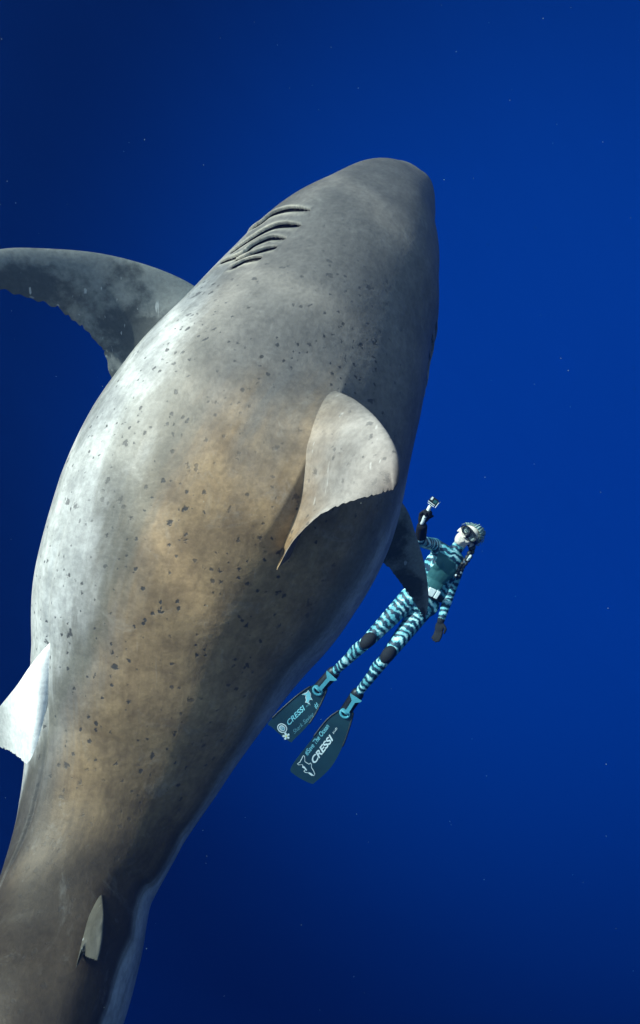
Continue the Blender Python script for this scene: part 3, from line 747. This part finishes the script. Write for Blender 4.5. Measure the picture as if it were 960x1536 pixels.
# mask: two framed lenses, bridge over the nose, strap
bm = bmesh.new()
eyesx = 0.036
for sg in (-1, 1):
    ring(H(eyesx * sg, 0.088, 0.006), h_s, h_up, 0.031, 0.027, 0.006, bm, tube_n=0.009)
ellipsoid(H(0, 0.092, -0.012), [h_s * 0.018, h_f * 0.020, h_up * 0.032], bm)
ellipsoid(H(0, 0.078, 0.036), [h_s * 0.052, h_f * 0.010, h_up * 0.010], bm)
for sg in (-1, 1): ellipsoid(H(0.064 * sg, 0.062, 0.006), [h_s * 0.012, h_f * 0.035, h_up * 0.022], bm)
mask = part('mask', bm, [m_rubber], diver)
for sg in (-1, 1):
    bm = bmesh.new(); ellipsoid(H(eyesx * sg, 0.094, 0.006), [h_s * 0.029, h_up * 0.025, h_f * 0.003], bm); part('lens', bm, [m_lens], mask)
bm = ring(H(0, -0.010, 0.012), h_s, h_f, 0.086, 0.098, 0.004, tube_n=0.014, seg=40); part('strap', bm, [m_rubber], mask)
m_iris = plain('iris', (0.02, 0.03, 0.03), 0.2)
for sg in (-1, 1):
    bm = bmesh.new(); ellipsoid(H(0.034 * sg, 0.0815, 0.004), [h_s * 0.0085, h_f * 0.004, h_up * 0.005], bm); part('eye', bm, [m_iris], diver)
# hair swept back over the head
bm = bmesh.new()
rh = np.random.default_rng(21)
def hair_shell(a, g, lift=0.0):
    """a: across the head (-1.6 .. 1.6), g: 0 at the brow .. 1 at the nape and beyond"""
    th_ = 0.98 - g * 2.75
    ridge = 0.0035 * math.sin(a * 26 + 2.5 * math.sin(g * 4)) + 0.002 * math.sin(a * 61 + g * 9)
    rad_ = 0.098 + ridge + lift + 0.020 * max(0, g - 0.6) + 0.012 * math.sin(a * 2.3 + 1)
    return H(0.84 * rad_ * math.sin(a), -0.014 + rad_ * math.sin(th_) * (0.65 + 0.35 * math.cos(a)), 0.018 + rad_ * math.cos(th_) * (0.30 + 0.70 * math.cos(a)) - 0.035 * max(0, g - 0.75))
na_, ng_ = 90, 30
grid = [[bm.verts.new(tuple(hair_shell(-1.5 + 3.0 * i / (na_ - 1), j / (ng_ - 1) * (1.0 + 0.10 * math.sin(i * 0.9) + 0.06 * math.sin(i * 2.3))))) for i in range(na_)] for j in range(ng_)]
for j in range(ng_ - 1):
    for i in range(na_ - 1): bm.faces.new((grid[j][i], grid[j][i + 1], grid[j + 1][i + 1], grid[j + 1][i]))
for k in range(40):                                   # loose wisps
    a = rh.uniform(-1.5, 1.5); g0 = rh.uniform(0.2, 0.6); pts_ = [hair_shell(a + 0.05 * j * rh.normal(), min(1.0, g0 + 0.09 * j), 0.002 + 0.010 * j * rh.uniform(0.4, 1)) for j in range(5)]
    for j in range(4): capsule(pts_[j], pts_[j + 1], 0.004 - 0.0006 * j, 0.0034 - 0.0006 * j, bm=bm, seg=6, rings=3)
part('hair', bm, [m_hair], diver)
# braid with pale ties hanging over the shoulder
bm = bmesh.new(); path = [H(0.06, -0.07, -0.01), DP(708, 822, 4.36), DP(704, 834, 4.30), DP(698, 843, 4.27), DP(692, 851, 4.25), DP(688, 860, 4.24), DP(685, 867, 4.24)]
bp = hermite(np.linspace(0, 1, 22), np.linspace(0, 1, len(path)), np.array(path))
for k in range(len(bp) - 1):
    dd = nrmz(bp[k + 1] - bp[k]); sd_ = nrmz(np.cross(dd, [0, 0, 1]))
    rr = 0.024 - 0.010 * k / 21
    ellipsoid(bp[k] + sd_ * 0.010 * (-1) ** k, [dd * rr * 1.1, sd_ * rr * 0.8, np.cross(dd, sd_) * rr * 0.8], bm, 10, 8)
braid = part('braid', bm, [m_braid], diver)
bm = bmesh.new(); capsule(DP(702, 840, 4.26), DP(706, 834, 4.27), 0.010, 0.010, bm=bm); part('hair_tie', bm, [m_white], braid)
for (u, v) in ((696, 843), (691.5, 859), (684, 863)):
    bm = bmesh.new(); ellipsoid(DP(u, v, 4.22), [np.array([0.009, 0, 0]), np.array([0, 0.009, 0]), np.array([0, 0, 0.009])], bm, 12, 8); part('bead', bm, [m_white], braid)
# weight belt
bcn = pel + body_up * 0.105
bm = ring(bcn, side_, fwd_, 0.138, 0.104, 0.006, tube_n=0.024, seg=40); belt = part('weight_belt', bm, [m_rubber], diver)
def block(cn, e1, e2, e3, bevel, name, mats, parent):
    bm = bmesh.new(); bmesh.ops.create_cube(bm, size=1.0)
    for v in bm.verts: v.co = Vector(cn) + Vector(e1) * v.co.x + Vector(e2) * v.co.y + Vector(e3) * v.co.z
    bmesh.ops.bevel(bm, geom=bm.edges[:], offset=bevel, segments=2, affect='EDGES')
    return part(name, bm, mats, parent, False)
for (u, v, w) in ((646.5, 888, 0.052), (655, 892, 0.030)):
    block(DP(u, v, 4.255), nrmz(DP(655, 892, 4.25) - DP(646.5, 888, 4.25)) * w, body_up * 0.062, fwd_ * 0.024, 0.004, 'belt_weight', [m_white], belt)
# knee pads
for k_, h_, a_ in ((knA, hiA, anA), (knB, hiB, anB)):
    ax = nrmz(h_ - a_); nn = nrmz(-(k_ + D0) - ax * np.dot(-(k_ + D0), ax)); sd_ = np.cross(ax, nn)
    bm = bmesh.new(); ellipsoid(k_ + nn * 0.022, [ax * 0.078, sd_ * 0.050, nn * 0.044], bm); part('knee_pad', bm, [m_glove], diver)

# swim fins
def text_mesh(txt, size, shear, weight=0.0):
    cu = bpy.data.curves.new('lettering', 'FONT'); cu.body = txt; cu.size = 1.0; cu.shear = shear; cu.offset = weight; cu.extrude = 0.0
    ob = bpy.data.objects.new('lettering', cu); coll.objects.link(ob)
    d_ = bpy.context.evaluated_depsgraph_get(); d_.update()
    me = bpy.data.meshes.new_from_object(ob.evaluated_get(d_)); bpy.data.objects.remove(ob); return me
def swim_fin(outline, plane_z, foot_a, foot_t, label):
    # plane through three measured points
    q0, q1, q2 = (P(*x) for x in plane_z)
    n = nrmz(np.cross(q1 - q0, q2 - q0)); n = n if n[2] > 0 else -n
    def pl(u, v, lift=0.0): return ray_plane(u, v, q0, n) - D0 + n * lift
    k = len(outline); cl = np.array(outline + outline[:1], float)
    pts = hermite(np.linspace(0, k, k * 5, endpoint=False), np.arange(k + 1), cl)
    bm = plate([pl(u, v) for u, v in pts], n, 0.006)
    fin_o = part('swim_fin', bm, [m_blade], diver, False); fin_o['label'] = label
    # side rails
    for a, b_ in ((1, 3), (k - 3, k - 1)):
        bm = bmesh.new(); seq = [pl(u, v, 0.002) for u, v in pts[a * 5: b_ * 5]]
        for i in range(len(seq) - 1): capsule(seq[i], seq[i + 1], 0.007, 0.007, bm=bm, seg=8, rings=3)
        part('rail', bm, [m_rubber], fin_o)
    # foot pocket: dark shoe with a pale strap piece and an open toe ring
    bm = bmesh.new(); capsule(foot_a, foot_t, 0.050, 0.046, bm=bm, flat=0.72, flat_dir=n); pocket = part('foot_pocket', bm, [m_rubber], fin_o)
    ax = nrmz(foot_t - foot_a); ax = nrmz(ax - n * np.dot(ax, n)); sx = np.cross(ax, n)
    top = 0.040
    o = foot_a + n * top
    L_ = np.linalg.norm(foot_t - foot_a)
    shape = [(-0.052, 0.020), (0.052, 0.020), (0.046, 0.036), (0.014, 0.062), (0.014, L_ - 0.035), (-0.014, L_ - 0.035), (-0.014, 0.062), (-0.046, 0.036)]
    bm = plate([o + sx * x_ + ax * y_ for x_, y_ in shape], n, 0.012); part('strap', bm, [m_cyan], fin_o, False)
    bm = ring(foot_t + n * (top - 0.004), sx, ax, 0.036, 0.028, 0.010, tube_n=0.010); 
    half = [foot_t + n * top + sx * 0.036 * math.cos(a) - ax * 0.028 * math.sin(a) for a in np.linspace(0, math.pi, 16)]
    plate(half, n, 0.012, bm); part('toe_ring', bm, [m_cyan], fin_o)
    return fin_o, pl, n
def letter(fin_o, pl, n, txt, a, b_, height, mat, shear=0.25, weight=0.0, name='lettering'):
    """lettering whose baseline runs from pixel a to pixel b_ on the blade"""
    A = pl(*a, 0.0055); B = pl(*b_, 0.0055); ex = nrmz(B - A); ey = np.cross(n, ex)
    me = text_mesh(txt, 1, shear, weight)
    xs_ = [v.co.x for v in me.vertices]; w = max(xs_) - min(xs_); x0 = min(xs_)
    hs = max(v.co.y for v in me.vertices)
    sx = np.linalg.norm(B - A) / w; sy = height / 194.0 / hs
    for v in me.vertices: v.co = Vector(A + ex * (v.co.x - x0) * sx + ey * v.co.y * sy)
    return link(name, me, [mat], parent=fin_o)
def emblem(fin_o, pl, n, poly, mat, lift, name='emblem', grow=None):
    bm = bmesh.new(); bm.faces.new([bm.verts.new(tuple(pl(u, v, lift))) for u, v in poly]); bmesh.ops.triangulate(bm, faces=bm.faces[:])
    return part(name, bm, [mat], fin_o, False)
def shrink(poly, k):
    p = np.array(poly, float); n_ = len(p); out = []
    area = sum(p[i][0] * p[(i + 1) % n_][1] - p[(i + 1) % n_][0] * p[i][1] for i in range(n_))
    for i in range(n_):
        e1 = p[i] - p[i - 1]; e2 = p[(i + 1) % n_] - p[i]; e1 /= np.linalg.norm(e1); e2 /= np.linalg.norm(e2)
        nn = np.array([-(e1 + e2)[1], (e1 + e2)[0]]); nn /= max(np.linalg.norm(nn), 0.3); out.append(tuple(p[i] + nn * k * np.sign(area)))
    return out

finA, plA, nA = swim_fin([(484, 1022), (465, 1030), (440, 1048), (404, 1082), (408, 1091), (434, 1112), (441, 1109), (464, 1085), (481, 1056), (491, 1030)],
                         ((487, 1026, 4.45), (404, 1083, 4.38), (436, 1111, 4.36)), anA, TOE['A'], 'dark blade with round logo, flower and shark sticker')
letter(finA, plA, nA, 'CRESSI', (433.5, 1088), (459, 1062.5), 7.2, m_cprint, 0.3, 0.02)
letter(finA, plA, nA, 'sub', (460, 1061), (466, 1055), 3.4, m_faint, 0.3)
letter(finA, plA, nA, 'Shark Saving', (442, 1101), (472, 1072), 6.0, m_faint, 0.35)
letter(finA, plA, nA, '#', (474, 1063), (479, 1057), 6.0, m_cprint, 0.2)
SH1 = [(462.5, 1035), (466, 1040), (466.5, 1046), (469, 1050), (465, 1049.5), (463, 1053), (466, 1058), (460.5, 1054), (457.5, 1053.5), (459, 1051), (458, 1046), (458.5, 1043), (452.5, 1042), (457, 1039.5), (460, 1038)]
emblem(finA, plA, nA, SH1, m_print, 0.0052); emblem(finA, plA, nA, shrink(SH1, 1.0), m_cprint, 0.0068)
def oval(cu_, cv_, rx, ry, rot, n=24): return [(cu_ + rx * math.cos(a) * math.cos(rot) - ry * math.sin(a) * math.sin(rot), cv_ + rx * math.cos(a) * math.sin(rot) + ry * math.sin(a) * math.cos(rot)) for a in np.linspace(0, 2 * math.pi, n, endpoint=False)]
for (rx, ry, mt, lf) in ((7.9, 6.7, m_print, 0.0052), (6.4, 5.2, m_blade, 0.0066), (5.0, 4.0, m_print, 0.0080), (3.6, 2.8, m_cyan, 0.0094)):
    emblem(finA, plA, nA, oval(423.3, 1092, rx, ry, 0.7), mt, lf)
letter(finA, plA, nA, '@', (421.3, 1095), (425.5, 1091), 3.4, m_print, 0.0).location = tuple(nA * 0.006)
flower = []
for k in range(5):
    a0 = 2 * math.pi * k / 5 - 0.6
    for da, rr in ((-0.62, 2.0), (-0.35, 5.0), (0.0, 5.9), (0.35, 5.0)): flower.append((429.3 + rr * math.cos(a0 + da), 1104 + rr * math.sin(a0 + da)))
emblem(finA, plA, nA, flower, m_print, 0.0052)
emblem(finA, plA, nA, oval(429.3, 1104, 1.6, 1.6, 0, 12), plain('flower_heart', (0.80, 0.70, 0.25)), 0.0068)
finB, plB, nB = swim_fin([(523, 1056), (508, 1066), (490, 1080), (466, 1111), (437, 1150), (442, 1162), (466, 1175), (474, 1172), (497, 1150), (514, 1119), (524, 1091), (530, 1066)],
                         ((525, 1060, 4.45), (438, 1151, 4.38), (467, 1174, 4.36)), anB, TOE['B'], 'dark blade lettered white with a white outlined shark sticker')
letter(finB, plB, nB, 'CRESSI', (472, 1145.5), (501.5, 1107), 9.2, m_print, 0.3, 0.03)
letter(finB, plB, nB, 'sub', (500, 1101), (506.5, 1092.5), 3.6, m_print, 0.3)
letter(finB, plB, nB, '#Save The Ocean', (461, 1133.5), (494.5, 1089.5), 7.0, m_cprint, 0.25, 0.01)
SH2 = [(454.6, 1132.5), (457.3, 1134), (457.8, 1141.8), (463.5, 1145.5), (465.5, 1143.6), (467.7, 1146), (467.5, 1150.5), (471, 1156), (472.6, 1161), (471, 1163.7), (467.5, 1163.5), (464, 1161), (462, 1159.3), (458, 1158.8), (455.3, 1156.5), (457, 1154.8), (458, 1153.5), (453.4, 1150.8), (453.5, 1147), (447.5, 1147.3), (445.5, 1145.5), (449.5, 1142.5), (452.5, 1137)]
emblem(finB, plB, nB, SH2, m_print, 0.0052); emblem(finB, plB, nB, shrink(SH2, 1.1), m_blade, 0.0068)
emblem(finB, plB, nB, [(463, 1157.5), (466.5, 1159), (470.5, 1162.3), (467.5, 1162.8), (464.5, 1160.5)], m_print, 0.0082)
emblem(finB, plB, nB, [(454.8, 1148), (457.5, 1150), (460.8, 1155), (459.5, 1155.8), (457.5, 1152.5), (454.5, 1150.2)], m_print, 0.0082)

# ------------------------------------------------------------------ the small camera in the diver's raised hand
cam_root = bpy.data.objects.new('action_camera', None); coll.objects.link(cam_root)
cam_root.matrix_world = MW @ Matrix.Translation(Vector(CAMC + D0))
cam_root['label'] = 'small boxy action camera on white grip held up by the diver'; cam_root['category'] = 'camera'
e1 = nrmz([0.80, -0.60, 0.10]); e2 = nrmz([0.60, 0.78, 0.25]); e2 = nrmz(e2 - e1 * np.dot(e1, e2)); e3 = np.cross(e1, e2)
block((0, 0, 0), e1 * 0.062, e2 * 0.048, e3 * 0.034, 0.005, 'housing', [m_black], cam_root)
for nm_, cn, sx_, sy_, sz_, mt in (('faceplate', e1 * -0.021 + e2 * 0.012 + e3 * 0.019, 0.014, 0.022, 0.004, m_white), ('screen', e1 * 0.010 + e2 * 0.006 + e3 * 0.019, 0.026, 0.024, 0.004, m_screen)):
    block(cn, e1 * sx_, e2 * sy_, e3 * sz_, 0.001, nm_, [mt], cam_root)
for cn, a_, b_ in ((e2 * -0.017 + e1 * -0.006, e1 * 0.056, e2 * 0.005), (e2 * -0.029 + e1 * -0.002, e1 * 0.050, e2 * 0.005), (e1 * 0.034 + e2 * -0.006, e1 * 0.005, e2 * 0.044)):
    block(cn + e3 * 0.017, a_, b_, e3 * 0.010, 0.001, 'frame_bar', [m_white], cam_root)
bm = bmesh.new(); capsule(grip0 - CAMC - gd * 0.02, grip1 - CAMC + gd * 0.0, 0.0135, 0.0135, bm=bm); grip = part('grip', bm, [m_white], cam_root)
for k in range(3):
    bm = bmesh.new(); ellipsoid(grip0 - CAMC + gd * (0.018 + 0.026 * k) + np.array([0.002 * (-1) ** k, 0, 0.0125]), [np.array([0.005, 0, 0]), np.array([0, 0.005, 0]), np.array([0, 0, 0.003])], bm, 10, 8); part('grip_hole', bm, [m_black], grip)
bm = bmesh.new(); capsule(grip1 - CAMC, e2 * -0.028, 0.007, 0.007, bm=bm); part('mount', bm, [m_black], cam_root)

# ------------------------------------------------------------------ drifting specks in the water
rg = np.random.default_rng(5); bm = bmesh.new()
for k in range(150):
    z = rg.uniform(1.4, 6.5); p = P(rg.uniform(-60, 1020), rg.uniform(-40, 1580), z)
    bmesh.ops.create_icosphere(bm, subdivisions=1, radius=rg.uniform(0.0006, 0.0016) * (z / 2.2), matrix=Matrix.Translation(Vector(p)) @ Matrix.Diagonal((1, rg.uniform(.6, 1.6), 1, 1)))
me = bpy.data.meshes.new('plankton_specks'); bm.to_mesh(me); bm.free()
link('plankton_specks', me, [plain('plankton', (0.5, 0.55, 0.5), 0.8)], loc=(0, 0, 0), kind='stuff', label='tiny pale specks drifting in the open water', cat='plankton')
